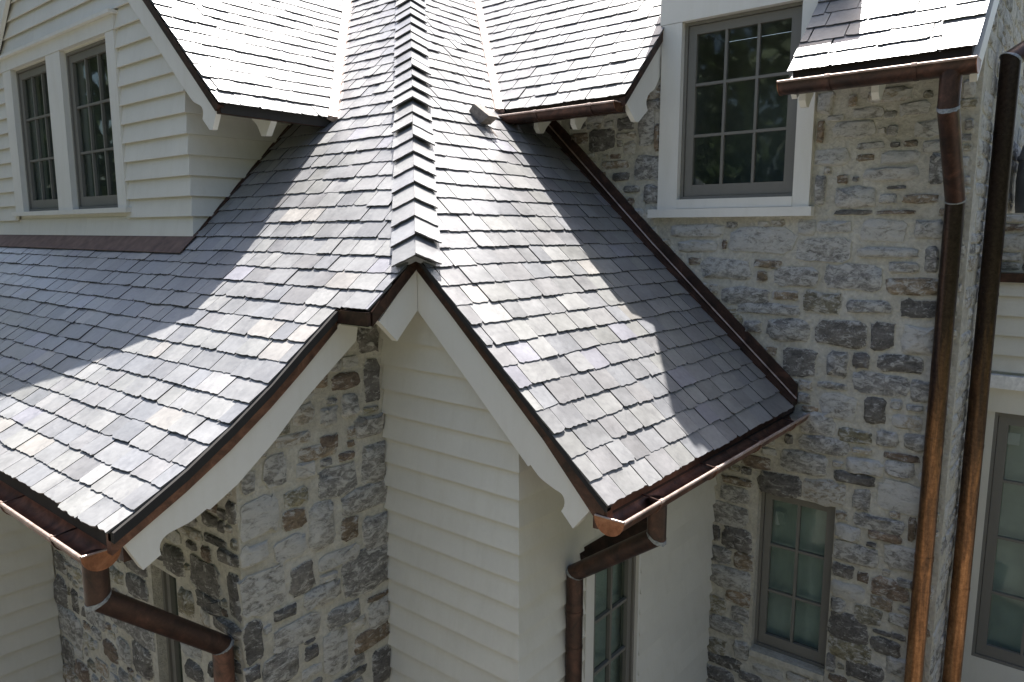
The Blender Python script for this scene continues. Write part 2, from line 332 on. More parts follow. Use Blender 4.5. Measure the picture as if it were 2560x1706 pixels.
def slates(part, prof, A, tspan, planes, courses, e=.169, wmin=.13, wmax=.29, limit=300, thick=.0085, lapmax=None, seed=1):
    """courses of slates up a roof plane. planes(h) gives the clip half-planes in (t, h)."""
    random.seed(seed); made = []; last = []
    for i in range(courses):
        p0 = along(prof, i * e); p1 = along(prof, i * e + e)
        dh, dz = (p1[0] - p0[0]) / e, (p1[1] - p0[1]) / e; l = math.hypot(dh, dz); dh /= l; dz /= l
        fr = lambda t, s, n, p0=p0, dh=dh, dz=dz: A(t, p0[0] + s * dh - n * dz, p0[1] + s * dz + n * dh)
        t0, t1 = tspan(p0[0], p1[0]); t = t0 + ru(-.1, 0); joints = []
        L = e * 1.5
        cl = [(a, b * dh, c + b * p0[0]) for (a, b, c) in planes(p0[0], p1[0])]
        while t < t1:
            for _ in range(6):
                w = ru(wmin, wmax)
                if all(abs(t + w - j) > .035 for j in last): break
            if t1 - (t + w) < .07: w = t1 - t
            joints.append(t + w)
            s_off = ru(-.006, .006) if rnd() < .9 else ru(-.014, .010)
            poly = [(a, b + s_off) for a, b in slate_outline(t + .0034, t + w - .0034, L)]
            poly = clip(poly, cl)
            t += w
            if len(poly) < 3: continue
            area = abs(sum(poly[k][0] * poly[(k + 1) % len(poly)][1] - poly[(k + 1) % len(poly)][0] * poly[k][1] for k in range(len(poly)))) / 2
            if area < .0012: continue
            if min(q[1] for q in poly) > e: continue
            mb = MB(); plate(mb, poly, fr, thick * ru(.65, 1.4), ru(.0135, .0185), 0.0, L, slate_tint())
            c = [sum(v[k] for v in mb.v) / len(mb.v) for k in range(3)]
            q = [project(v) for v in mb.v[:len(poly)]]
            size = 0
            if all(q):
                size = abs(sum(q[k][0] * q[(k + 1) % len(q)][1] - q[(k + 1) % len(q)][0] * q[k][1] for k in range(len(q))))
                if not (-30 < q[0][0] < 2590 and -40 < q[0][1] < 1740): size = 0
            made.append((size, mb))
        last = joints
    made.sort(key=lambda m: -m[0])
    for s, mb in made[:limit]:
        if s > 0: mb.build("slate", SLATE, part, recalc=False)
    rest = MB()
    for k, (s, mb) in enumerate(made):
        if k >= limit or s == 0:
            b = len(rest.v); rest.v += mb.v; rest.c += mb.c; rest.e += mb.e; rest.f += [[i + b for i in f] for f in mb.f]
    rest.build("slate_field", SLATE, part, kind="stuff", recalc=False)

def deck(name, prof, A, segs, label, mat=DECK, thick=.10, off=.006):
    """solid roof deck: segs = [(h0, h1, tmin(h), tmax(h))]"""
    mb = MB()
    for h0, h1, f0, f1 in segs:
        hs = [h0] + [p[0] for p in prof if h0 + .01 < p[0] < h1 - .01] + [h1]
        mb.loft([[A(f0(h), h, lerp(prof, h) - off), A(f1(h), h, lerp(prof, h) - off), A(f1(h), h, lerp(prof, h) - thick), A(f0(h), h, lerp(prof, h) - thick)] for h in hs])
    return mb.build(name, mat, house, label)

const = lambda v: (lambda h: v)
zLp = lambda x: lerp(PL, x); zRp = lambda y: lerp(PR, y)
valYL = lambda x: 5.73 + (zLp(x) - 1.015) / .95           # left valley, on the left plane
valXD = lambda y: 3.3 + (1.015 + .95 * (y - 5.73) + .157) / 1.03
valXR = lambda y: 5.72 + (zRp(y) - 1.15) / 1.03
valYW = lambda x: 3.49 + (1.15 + 1.03 * (x - 5.72) + .157) / .9717

# left main slope
roofL = deck("roof_slope", PL, AX, [(1.47, 2.915, const(3.83), const(13.0)), (2.92, 3.3, const(3.52), const(13.0)), (3.303, 8.2, lambda h: hipY(h) + .01, const(13.0))],
             "left main slate slope with a flared foot, sunlit right half and shaded left half")
def planesL(h0, h1):
    pl = []
    if h0 < 2.90: pl.append((1, 0, -3.80))
    else: pl += [(1, 0, -3.49), (1, -1.06, -(3.49 - 1.06 * 3.3) - .004)]
    if h0 > 4.40: pl.append((-1, 1.03 / .95, 5.73 + (-.157 - 1.03 * 3.3 - 1.015) / .95 - .045))
    elif h1 > 3.42: pl.append((-1, 0, 6.455))
    return pl
slates(roofL, PL, AX, lambda a, b: (3.42 if a > 2.9 and b < 3.6 else (3.78 if a < 2.9 else hipY(a) - .05), 12.6 if b < 3.45 else (6.5 if a < 4.4 else valYL(b) + .1)), planesL, 45, e=.1629, seed=3, wmin=.14, wmax=.29)

# right main slope
roofR = deck("roof_slope", PR, AY, [(2.06, 3.49, const(3.33), const(6.42)), (3.494, 8.4, lambda h: hipX(h) + .01, const(9.0))],
             "right main slate slope between the hip and the rubble stone wall")
def planesR(h0, h1):
    pl = [(1, 0, -3.30)] if h0 < 3.4 else [(1, 0, -3.30), (1, -1 / 1.06, -(3.3 - 3.49 / 1.06) - .004)]
    if h0 > 4.80: pl.append((-1, .9717 / 1.03, 5.72 + (-.157 - .9717 * 3.49 - 1.15) / 1.03 - .045))
    else: pl.append((-1, 0, 6.28))
    return pl
slates(roofR, PR, AY, lambda a, b: (3.27 if a < 3.5 else hipX(a) - .05, 6.3 if a < 4.8 else valXR(b) + .1), planesR, 41, seed=5, wmin=.15, wmax=.30)

# slope of the gabled dormer
roofD = deck("roof_slope", PD, AY, [(5.75, 9.1, const(3.31), lambda h: valXD(h) + .12)], "brightly sunlit dormer slate slope left of the left valley", thick=.085)
slates(roofD, PD, AY, lambda a, b: (3.24, valXD(b) + .15), lambda a, b: [(1, 0, -3.275), (-1, .95 / 1.03, 3.3 + (1.015 - .95 * 5.73 + .157) / 1.03 - .05)], 24, seed=8, wmin=.17, wmax=.31)
# its far side, out of view
mbk = MB(); mbk.hexa([(3.31, 9.1, 4.2), (8.0, 9.1, 4.2), (8.0, 12.5, .97), (3.31, 12.5, .97), (3.31, 9.1, 4.28), (8.0, 9.1, 4.28), (8.0, 12.5, 1.05), (3.31, 12.5, 1.05)])
mbk.build("roof_slope", SLATE, house, "far slope of the left dormer")

# upper right wing, two pieces either side of the tall window
roofW = deck("roof_slope", PW, AX, [(5.74, 9.2, const(3.44), lambda h: valYW(h) + .12)], "sunlit slate slope between the right valley and the tall window", thick=.085)
slates(roofW, PW, AX, lambda a, b: (3.36, valYW(b) + .15), lambda a, b: [(1, 0, -3.40), (-1, 1.03 / .9717, 3.49 + (1.15 - 1.03 * 5.72 + .157) / .9717 - .05)], 20, seed=11, wmin=.17, wmax=.31)
roofE = deck("roof_slope", PE, AX, [(5.775, 9.2, const(.85), const(2.0))], "white glaring slate slope over the copper gutter at the upper right", thick=.085)
slates(roofE, PE, AX, lambda a, b: (.80, 2.06), lambda a, b: [(1, 0, -.82), (-1, 0, 2.03)], 14, seed=13, wmin=.24, wmax=.36, e=.172)

# ------------------------------------------------------------------ hip slates
random.seed(21)
HV = Vector((1, 1.06, 1.03)); HL = HV.length; HU = HV / HL
NLn = Vector((-1.03, 0, 1)).normalized(); NRn = Vector((0, -.9717, 1)).normalized()
WL = NLn.cross(HU); WL = WL if WL.y > 0 else -WL
WR = NRn.cross(HU); WR = WR if WR.x > 0 else -WR
HB = Vector((3.3, 3.49, -.157))
bt = MB()
for W_, N_ in ((WL, NLn), (WR, NRn)):
    a0 = HB + HU * -.06; a1 = HB + HU * 8.0
    bt.hexa([a0 + N_ * .0 + W_ * .0, a0 + W_ * .130, a1 + W_ * .130, a1, a0 + N_ * .036 - W_ * .0206, a0 + W_ * .130 + N_ * .036, a1 + W_ * .130 + N_ * .036, a1 + N_ * .036 - W_ * .0206])
hip = bt.build("hip_ridge", plain("grey_hip_flashing", (.24, .245, .26), .55, 0, 20, .2, .15), house, "capped slate hip running up the middle of the roof")
k = 0
while k * .212 < 6.6:
    s0 = -.10 + k * .212; Ls = .33
    for W_, N_, wid in ((WL, NLn, .140), (WR, NRn, .140)):
        poly = []; wd = wid + ru(-.006, .006); m = 6; sk = ru(-.006, .006)
        for i in range(m + 1):
            u = i / m; poly.append((wd * u, ru(-.004, .004) + sk * u))
        poly += [(wd, Ls), (0, Ls)]
        tl = ru(.062, .078) if rnd() < .88 else ru(.084, .094)
        fr = lambda t, s, n, W_=W_, N_=N_: tuple(HB + HU * (s0 + s) + W_ * (t if t > .001 else -.577 * n + .001) + N_ * n)
        mb = MB(); plate(mb, poly, fr, ru(.011, .014), tl, .040, Ls, slate_tint()); mb.build("hip_slate", SLATE, hip, recalc=False)
    k += 1

# ------------------------------------------------------------------ stone walls
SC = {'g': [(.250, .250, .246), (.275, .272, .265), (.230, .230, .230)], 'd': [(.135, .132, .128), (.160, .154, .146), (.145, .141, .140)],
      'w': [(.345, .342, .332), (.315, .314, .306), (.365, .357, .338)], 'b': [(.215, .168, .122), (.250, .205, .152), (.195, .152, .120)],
      'o': [(.235, .218, .148), (.215, .204, .158), (.255, .237, .172)], 't': [(.33, .293, .233), (.30, .271, .226), (.345, .31, .253)]}
def stone(F, t0, t1, z0, z1, c, part, planes=None, proud=1.0):
    w, h = (t1 - t0) * 1.09 + .006, (z1 - z0) * 1.08 + .007; cx, cz = (t0 + t1) / 2, (z0 + z1) / 2
    pts = []
    k = 16; m = min(w, h)
    for i in range(k):
        a = 2 * math.pi * (i + ru(-.22, .22)) / k
        ca, sa = math.cos(a), math.sin(a); ex = .42
        x = math.copysign(abs(ca) ** ex, ca) * w / 2; z = math.copysign(abs(sa) ** ex, sa) * h / 2
        pts.append((cx + x * ru(.93, 1.03) + ru(-.06, .06) * m, cz + z * ru(.93, 1.03) + ru(-.08, .08) * m))
    if planes:
        pts = clip(pts, planes)
        if len(pts) < 4: return
    k = len(pts); cx = sum(p[0] for p in pts) / k; cz = sum(p[1] for p in pts) / k
    o1 = ru(.005, .014) * proud; o2 = ru(.016, .036) * proud
    tx, tz = ru(-.012, .012) * proud / max(w, .1), ru(-.012, .012) * proud / max(h, .08)
    ring0 = [F(x, z, -.012) for x, z in pts]
    ring1 = [F(cx + (x - cx) * .97, cz + (z - cz) * .97, o1 + ru(-.002, .002)) for x, z in pts]
    ring2 = [F(cx + (x - cx) * .72, cz + (z - cz) * .72, o2 + tx * (x - cx) + tz * (z - cz) + ru(-.006, .006) * proud) for x, z in pts]
    col = random.choice(SC[c]); q = ru(.85, 1.15); col = (col[0] * q * 1.05, col[1] * q * 1.01, col[2] * q * .94)
    mb = MB()
    fs = []
    for j in range(k):
        j2 = (j + 1) % k
        fs += [(j, j2, k + j2, k + j), (k + j, k + j2, 2 * k + j2, 2 * k + j), (2 * k + j, 2 * k + j2, 3 * k)]
    mb.add(ring0 + ring1 + ring2 + [F(cx, cz, o2 + ru(-.004, .006))], fs, col, [1.0] * k + [.6] * k + [.1] * k + [0.0])
    mb.build("stone", STONE, part, smooth=50)
def parse(txt):
    out = []
    for q in txt.split():
        a = [float(v) / 100 for v in q[:-1].split(',')]; out.append((*a, q[-1]))
    return out
def wall(name, F, t0, t1, z0, z1, holes, mat, label, depth=.25, topf=None):
    """slab with rectangular openings; topf(t) lowers its top edge"""
    ts = sorted({t0, t1, *[h[0] for h in holes], *[h[1] for h in holes]}); zs = sorted({z0, z1, *[h[2] for h in holes], *[h[3] for h in holes]})
    mb = MB()
    for i in range(len(ts) - 1):
        for j in range(len(zs) - 1):
            tm, zm = (ts[i] + ts[i + 1]) / 2, (zs[j] + zs[j + 1]) / 2
            if any(h[0] < tm < h[1] and h[2] < zm < h[3] for h in holes): continue
            a, b, c, d = ts[i], ts[i + 1], zs[j], zs[j + 1]
            if topf:
                n = max(1, int((b - a) / .1))
                for q in range(n):
                    u, v = a + (b - a) * q / n, a + (b - a) * (q + 1) / n
                    du, dv = min(d, topf(u)), min(d, topf(v))
                    if max(du, dv) <= c: continue
                    du, dv = max(du, c), max(dv, c)
                    mb.hexa([F(u, c, 0), F(v, c, 0), F(v, c, -depth), F(u, c, -depth), F(u, du, 0), F(v, dv, 0), F(v, dv, -depth), F(u, du, -depth)])
            else: fbox(mb, F, a, b, c, d, -depth, 0)
    ob = mb.build(name, mat, house, label, recalc=False)
    bm = bmesh.new(); bm.from_mesh(ob.data); bmesh.ops.remove_doubles(bm, verts=bm.verts[:], dist=1e-5); bm.verts.index_update()
    seen = {}
    for f in bm.faces: seen.setdefault(frozenset(v.index for v in f.verts), []).append(f)
    bmesh.ops.delete(bm, geom=[f for fs in seen.values() if len(fs) > 1 for f in fs], context='FACES_ONLY')
    bmesh.ops.recalc_face_normals(bm, faces=bm.faces[:]); bm.to_mesh(ob.data); bm.free()
    return ob
def rubble(F, t0, t1, z0, z1, part, keep, planes=None, proud=1.0, kinds='gggddwwbto', skip=0.0):
    z = z0
    while z < z1:
        h = min(ru(.10, .19), z1 - z)
        t = t0 + ru(-.05, .05)
        while t < t1:
            w = ru(.12, .40)
            if t + w > t1 - .08: w = t1 - t
            if w > .05 and h > .05 and rnd() >= skip:
                if h > .14 and rnd() < .3:
                    for a, b in ((z + .012, z + h * .5 - .008), (z + h * .5 + .008, z + h - .012)):
                        if keep(t, t + w, a, b): stone(F, t + .014, t + w - .014, a, b, random.choice(kinds), part, planes, proud)
                elif keep(t, t + w, z, z + h): stone(F, t + .014, t + w - .014, z + .012, z + h - .012, random.choice(kinds), part, planes, proud)
            t += w
        z += h

def fill(F, rects, t0, t1, z0, z1, part, bad=lambda a, b, c, d: False, tries=9000, kinds='wwttbgo', gap=.011):
    """pack small stones into the gaps between the big ones"""
    rects = [r[:4] for r in rects]
    for i in range(tries):
        w, h = (ru(.10, .30), ru(.05, .13)) if i < tries * .5 else (ru(.045, .14), ru(.035, .075))
        a, c = ru(t0, t1 - w), ru(z0, z1 - h); b, d = a + w, c + h
        if any(a - gap < r[1] and b + gap > r[0] and c - gap < r[3] and d + gap > r[2] for r in rects) or bad(a, b, c, d): continue
        rects.append((a, b, c, d)); stone(F, a, b, c, d, random.choice(kinds), part, None, .7)
random.seed(31)
BIGW = (2.16, 3.22, .29, 1.85); LOWW = (1.66, 2.33, -3.89, -2.34)
FR_ = FX(6.42)
wallR = wall("stone_wall", FR_, .86, 6.2, -ZO, 1.62, [(2.02, 3.42, .20, 1.62), LOWW], MORTAR, "tall rubble stone wall on the right with two windows")
fl = 1.0 / math.hypot(1, .93)
for a, b, c, d, col in parse(RW):
    if b > 2.85 and d < lerp(PR, (a + b) / 2) - .05: continue
    stone(FR_, a + .004, b - .004, c + .004, d - .004, col, wallR)
hole = lambda a, b, c, d, hs: any(a < h[1] + .01 and b > h[0] - .01 and c < h[3] + .01 and d > h[2] - .01 for h in hs)
fill(FR_, parse(RW), .88, 2.76, -4.36, 1.05, wallR, lambda a, b, c, d: hole(a, b, c, d, [LOWW, (1.66, 2.33, -3.96, -3.88), (1.97, 3.6, .11, 1.62)]))
fill(FR_, parse(RW), 2.76, 4.9, -1.2, 1.35, wallR, lambda a, b, c, d: hole(a, b, c, d, [(1.97, 3.52, .11, 1.62)]) or c < lerp(PR, a) - .1, 5000)
rubble(FR_, .87, 2.75, -ZO, -4.36, wallR, lambda a, b, c, d: True)
rubble(FR_, 3.45, 5.0, 1.12, 1.5, wallR, lambda a, b, c, d: True)

F3 = FY(4.0); F4 = FX(2.26)
SMALLW = (4.86, 5.24, -4.05, -2.39)
wallA = wall("stone_wall", F3, 2.26, 3.461, -ZO, 1.0, [], MORTAR, "rubble stone wall under the left gable edge", topf=lambda t: zLp(t) - .12)
pa = [(.9, -1, -3.46)]                                              # stay under the gable edge board
for a, b, c, d, col in parse(SA): stone(F3, a + .004, b - .004, c + .004, d - .004, col, wallA)
fill(F3, parse(SA), 2.275, 3.445, -3.40, -.62, wallA, lambda a, b, c, d: d > zLp(a) - .25, 5000)
rubble(F3, 2.27, 3.44, -ZO, -3.40, wallA, lambda a, b, c, d: True)
wallB = wall("stone_wall", F4, 4.25, 7.2, -ZO, -1.12, [SMALLW], MORTAR, "shaded rubble stone wall behind the left downspout")
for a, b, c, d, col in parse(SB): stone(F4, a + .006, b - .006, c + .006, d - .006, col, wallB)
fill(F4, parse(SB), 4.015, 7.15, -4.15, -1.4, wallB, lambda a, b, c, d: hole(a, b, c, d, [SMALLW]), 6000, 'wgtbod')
rubble(F4, 4.02, 7.15, -ZO, -4.15, wallB, lambda a, b, c, d: True)

F7 = FY(.86)
wallT = wall("stone_wall", F7, 6.67, 11.5, -ZO, 4.0, [], MORTAR, "narrow foreshortened stone return wall between the two tall downspouts", depth=.2)
rubble(F7, 6.47, 11.3, -4.3, 2.2, wallT, lambda a, b, c, d: not (a > 7.9 and d < -.4), proud=.45, kinds='wwwwtg', skip=.25)

# ------------------------------------------------------------------ clapboard walls
def claps(F, t0, t1, z0, z1, zref, part, holes=(), planes=None, e=.1795, mat=PAINT, out=.012, mitre=False):
    i0 = math.floor((z0 - zref) / e)
    i = i0
    while zref + i * e < z1 - .01:
        za = zref + i * e; zb = za + e + .012; i += 1
        spans = [(t0, t1)]
        for (a, b, c, d) in holes:
            if min(d, za + e) - max(c, za) > .02:
                spans = [s for (u, v) in spans for s in ((u, min(v, a)), (max(u, b), v)) if s[1] - s[0] > .01]
        cut = []
        for (u, v) in spans:
            if v - u > 1.5:
                q = u + (v - u) * ru(.25, .75); cut += [(u, q - .0012), (q + .0012, v)]
            else: cut.append((u, v))
        for (u, v) in cut:
            poly = [(u, max(za, z0)), (v, max(za, z0)), (v, min(zb, z1)), (u, min(zb, z1))]
            if planes: poly = clip(poly, planes)
            if len(poly) < 3 or max(p[1] for p in poly) - min(p[1] for p in poly) < .015: continue
            o = lambda z: out + .033 * (1 - (z - za) / e) * 1.0
            mb = MB(); n = len(poly)
            m_ = lambda t, q: t - q if mitre and t < t0 + 1e-6 else t         # boards meet in a mitre at the outer corner
            mb.add([F(m_(t, o(z)), z, o(z)) for t, z in poly] + [F(m_(t, o(z) - .016), z, o(z) - .016) for t, z in poly],
                   [list(range(n)), [2 * n - 1 - q for q in range(n)]] + [(q, n + q, n + (q + 1) % n, (q + 1) % n) for q in range(n)])
            mb.build("clapboard", mat, part)

F1 = FX(3.461); F2 = FY(2.773)
wA = wall("clapboard_wall", F1, 2.80, 4.0, -ZO, 1.0, [], PAINT, "cream clapboard wall under the right gable edge, beside the stone", topf=lambda t: min(zRp(t) - .13, -.16))
claps(F1, 2.773, 3.999, -ZO, -.17, -1.117, wA, mitre=True, planes=[(.92, -1, -.157 - .92 * 3.49 - .12)])
SIDEW = (4.30, 4.95, -4.3, -2.42)
wB = wall("clapboard_wall", F2, 3.461, 6.42, -ZO, -1.02, [SIDEW], PAINT, "cream clapboard wall below the right copper gutter, with a tall window")
claps(F2, 3.461, 6.419, -ZO, -1.03, -1.117, wB, mitre=True, holes=[(4.19, 5.0, -4.3, -2.30)])
wBp = FY(7.2)
wC = wall("clapboard_wall", wBp, 1.62, 2.30, -ZO, -1.35, [], PAINT, "shaded clapboard wall at the lower left corner", topf=lambda t: zLp(t) - .12)
claps(wBp, 1.62, 2.245, -ZO, -1.4, -2.742, wC, planes=[(.6, -1, -1.521 - .6 * 1.448 - .13)])

# left dormer front and cheek
FD = FX(3.40); FC = FY(6.47)
S1 = (9.42, 10.53, .24, 1.91); S2 = (7.88, 9.02, .24, 1.90)
gab = lambda t: min(1.015 + .95 * (t - 5.73), 1.015 + .95 * (12.47 - t)) - .12
wD = wall("clapboard_wall", FD, 6.47, 11.73, -.06, 4.2, [S1, S2], PAINT, "gabled dormer front with paired windows", topf=gab)
claps(FD, 6.47, 11.7, -.047, 4.1, -.047, wD, mitre=True, holes=[(7.72, 10.78, .20, 2.06)], planes=[(.95, -1, 1.015 - .95 * 5.73 - .10), (-.95, -1, 1.015 + .95 * 12.47 - .10)])
wE = wall("clapboard_wall", FC, 3.425, 4.6, -.06, 1.62, [], PAINT, "clapboard cheek of the left dormer below its copper eave")
claps(FC, 3.40, 4.62, -.047, 1.6, -.047, wE, mitre=True, planes=[(-1.03, 1, .157 + 1.03 * 3.3 - .012)])

# far wall at the right edge
F8 = FX(8.0)
FARW = (-.35, .735, -4.1, -1.66)
wF = wall("clapboard_wall", F8, -2.5, .86, -ZO, -.38, [FARW], PAINT, "grey clapboard wall at the far right behind the downspouts")
claps(F8, -2.5, .84, -1.27, -.40, -.579, wF)
mb = MB(); fbox(mb, F8, -2.5, .855, -1.42, -1.30, 0, .10); mb.build("slate_ledge", SLATE, house, "dark slate ledge across the far right wall")
mb = MB(); fbox(mb, F8, -2.5, .85, -1.655, -1.424, .004, .03); mb.build("frieze_board", PAINT, house)
mb = MB(); fbox(mb, F8, -2.5, .85, -.455, -.375, 0, .07); mb.build("copper_coping", COPPERDK, house, "copper coping along the top of the far right wall")
F9 = FX(8.06)
wG = wall("stone_wall", F9, -2.5, .84, -.372, .16, [], MORTAR, "grey stone parapet above the far right wall")
random.seed(77); rubble(F9, -1.0, .83, -.36, .15, wG, lambda a, b, c, d: True)

# ------------------------------------------------------------------ windows
def room(F, w, depth=.9, mat=ROOM):
    t0, t1, z0, z1 = w; mb = MB(); e = .04; d0 = -.09
    for a in ((t0 - e, t0 - .002, z0 - e, z1 + e, -depth, d0), (t1 + .002, t1 + e, z0 - e, z1 + e, -depth, d0), (t0, t1, z0 - e, z0 - .002, -depth, d0), (t0, t1, z1 + .002, z1 + e, -depth, d0), (t0, t1, z0, z1, -depth - .03, -depth)):
        fbox(mb, F, *a)
    return mb
def window(F, w, cols, rows, label, back=.035, stile=.075, rail=.10, mun=.024, blind=None, mat=TAUPE, roomdepth=.9):
    """taupe sash window with separate panes and muntins set back in its opening"""
    t0, t1, z0, z1 = w; mb = MB(); o1 = -back; o0 = o1 - .05
    j = .028                                                    # fixed frame round the sash
    for a in ((t0, t0 + j, z0, z1), (t1 - j, t1, z0, z1)): fbox(mb, F, *a, o0 - .03, o1 + .018)
    for a in ((t0 + j, t1 - j, z0, z0 + j), (t0 + j, t1 - j, z1 - j, z1)): fbox(mb, F, *a, o0 - .03, o1 + .017)
    win = mb.build("window", mat, house, label)
    a0, a1, b0, b1 = t0 + j + .004, t1 - j - .004, z0 + j + .004, z1 - j - .004
    mb = MB()
    for a in ((a0, a0 + stile, b0, b1), (a1 - stile, a1, b0, b1)): fbox(mb, F, *a, o0, o1)
    for a in ((a0 + stile, a1 - stile, b0, b0 + rail), (a0 + stile, a1 - stile, b1 - stile, b1)): fbox(mb, F, *a, o0, o1 - .001)
    mb.build("sash", mat, win)
    g0, g1, h0, h1 = a0 + stile, a1 - stile, b0 + rail, b1 - stile
    pw = (g1 - g0 - (cols - 1) * mun) / cols; ph = (h1 - h0 - (rows - 1) * mun) / rows
    for c in range(cols - 1):
        x = g0 + pw * (c + 1) + mun * c; mb = MB(); fbox(mb, F, x, x + mun, h0, h1, o0 + .006, o1 - .006); mb.build("muntin", mat, win)
    for r in range(rows - 1):
        z = h0 + ph * (r + 1) + mun * r
        for c in range(cols):
            x = g0 + (pw + mun) * c; mb = MB(); fbox(mb, F, x, x + pw, z, z + mun, o0 + .007, o1 - .007); mb.build("muntin", mat, win)
    for c in range(cols):
        for r in range(rows):
            x = g0 + (pw + mun) * c; z = h0 + (ph + mun) * r; mb = MB()
            tl = ru(-.0006, .0006); p = [F(x, z, o0 + .014 + tl), F(x + pw, z, o0 + .014 - tl), F(x + pw, z + ph, o0 + .014), F(x, z + ph, o0 + .014)]
            q = [F(x, z, o0 + .018 + tl), F(x + pw, z, o0 + .018 - tl), F(x + pw, z + ph, o0 + .018), F(x, z + ph, o0 + .018)]
            mb.hexa(p + q); mb.build("pane", GLASS, win)
    rm = room(F, w, roomdepth); rm.build("room_lining", ROOM, win)
    if blind:
        mb = MB(); fbox(mb, F, t0 + .004, t1 - .004, z0 + .004, z1 - .004, o0 - .062, o0 - .056); mb.build("window_blind", blind, win)
    return win
random.seed(5)
wbig = window(FR_, (2.16, 3.22, .29, 1.86), 3, 3, "tall nine pane window in white casing on the right stone wall")
for a in ((3.222, 3.42), (2.02, 2.158)):                        # casing of the big window
    mb = MB(); fbox(mb, FR_, *a, .20, 1.858, -.10, .045); mb.build("casing", TRIM, wbig)
mb = MB(); fbox(mb, FR_, 2.0, 3.44, 1.862, 2.45, -.10, .047); mb.build("head_casing", TRIM, wbig)
mb = MB(); fbox(mb, FR_, 2.158, 3.222, .205, .289, -.10, .052); mb.build("sub_sill", TRIM, wbig)
mb = MB(); fbox(mb, FR_, 1.985, 3.50, .125, .202, -.02, .085); mb.build("sill", TRIM, wbig)
mb = MB(); mb.prism([FR_(2.03, 2.452, .02), FR_(3.43, 2.452, .02), FR_(3.43, 3.66, .02), FR_(2.48, 2.47, .02), FR_(2.03, 2.46, .02)], (.6, 0, 0)); mb.build("dormer_front", PAINT, house, "cream wall dormer above the tall right window")
mb = MB(); mb.prism([FR_(1.88, 2.463, .10), FR_(2.46, 2.475, .10), FR_(3.56, 3.84, .10), FR_(3.56, 3.91, .10), FR_(2.43, 2.53, .10), FR_(1.88, 2.51, .10)], (1.6, 0, 0)); mb.build("roof_slope", SLATE, house, "unseen lean-to roof over the tall right window, shaped to cast the slope shadows")  # unseen roof, its broken outline shaped to place the shadow edges on the slopes
mb = MB(); mb.box(6.27, 6.60, 3.432, 3.60, 2.25, 3.845); mb.build("added_shadow_block", TRIM, house)  # unseen block added to widen the dormer's shadow on the right slope
wlow = window(FR_, LOWW, 2, 3, "six pane taupe window low in the right stone wall", back=.10, stile=.062, rail=.10, blind=BLIND)
mb = MB(); fbox(mb, FR_, 1.66, 2.33, -3.95, -3.892, -.16, .03); mb.build("sill", MORTAR, wlow)
wsm = window(F4, SMALLW, 1, 3, "narrow taupe window behind the left downspout", back=.09, stile=.05, rail=.09, blind=BLIND)
wsd = window(F2, SIDEW, 2, 4, "tall taupe window beside the right downspout under the gutter", back=.0, stile=.055, rail=.10, blind=BLIND)
for a in ((4.19, 4.298, -4.3, -2.33), (4.952, 4.98, -4.3, -2.33), (4.299, 4.951, -2.418, -2.33)):
    mb = MB(); fbox(mb, F2, *a, -.05, .046); mb.build("casing", TRIM, wsd)
mb = MB(); mb.prism([F2(4.13, -2.325, 0), F2(4.13, -2.325, .13), F2(4.13, -2.30, .135), F2(4.13, -2.25, 0)], (.95, 0, 0)); mb.build("head_flashing", COPPERDK, wsd)
w1 = window(FD, S1, 3, 3, "left nine pane window of the dormer pair", back=.03, stile=.075)
w2 = window(FD, S2, 3, 3, "right nine pane window of the dormer pair", back=.03, stile=.075)
for a in ((10.532, 10.80), (7.69, 7.878), (9.022, 9.418)):
    mb = MB(); fbox(mb, FD, *a, .235, 1.918, -.08, .05); mb.build("window_casing", TRIM, house)
mb = MB(); fbox(mb, FD, 7.67, 10.82, 1.921, 2.06, -.08, .056); mb.build("head_casing", TRIM, house)
mb = MB(); fbox(mb, FD, 7.64, 10.87, 2.062, 2.095, -.02, .10); mb.build("drip_cap", TRIM, house)
mb = MB(); fbox(mb, FD, 7.63, 10.86, .185, .233, -.08, .085); mb.build("window_sill", TRIM, house)
wfar = window(F8, FARW, 3, 4, "tall taupe window at the far right edge", back=.02, stile=.08, rail=.11, blind=BLIND)
# paper left on two panes
for nm, F, a in (("paper_sticker", FR_, (2.13, 2.21, -2.68, -2.55)), ("paper_sticker", F8, (.53, .63, -1.96, -1.85))):
    mb = MB(); o = -.137 if F is FR_ else -.0555
    fbox(mb, F, *a, o, o + .001); mb.build(nm, plain("white_paper" if F is FR_ else "white_paper_2", (.42, .46, .43), .8), wlow if F is FR_ else wfar)

# ------------------------------------------------------------------ gable edge boards, copper edges
def board(F, pts, o0, o1, name, mat, label=None):
    mb = MB(); a = [F(t, z, o0) for t, z in pts]; b = [F(t, z, o1) for t, z in pts]
    n = len(pts); mb.add(a + b, [list(range(n)), [2 * n - 1 - i for i in range(n)]] + [(i, n + i, n + (i + 1) % n, (i + 1) % n) for i in range(n)])
    return mb.build(name, mat, house, label)
def curve(p, n=5):                                              # Catmull-Rom through points
    out = []
    q = [p[0]] + list(p) + [p[-1]]
    for i in range(1, len(q) - 2):
        for k in range(n):
            t = k / n; r = []
            for d in (0, 1):
                a, b, c, e = q[i - 1][d], q[i][d], q[i + 1][d], q[i + 2][d]
                r.append(.5 * (2 * b + (c - a) * t + (2 * a - 5 * b + 4 * c - e) * t * t + (3 * b - a - 3 * c + e) * t ** 3))
            out.append(tuple(r))
    out.append(tuple(p[-1])); return out
def ogee(tail, scale=1.0): return tail
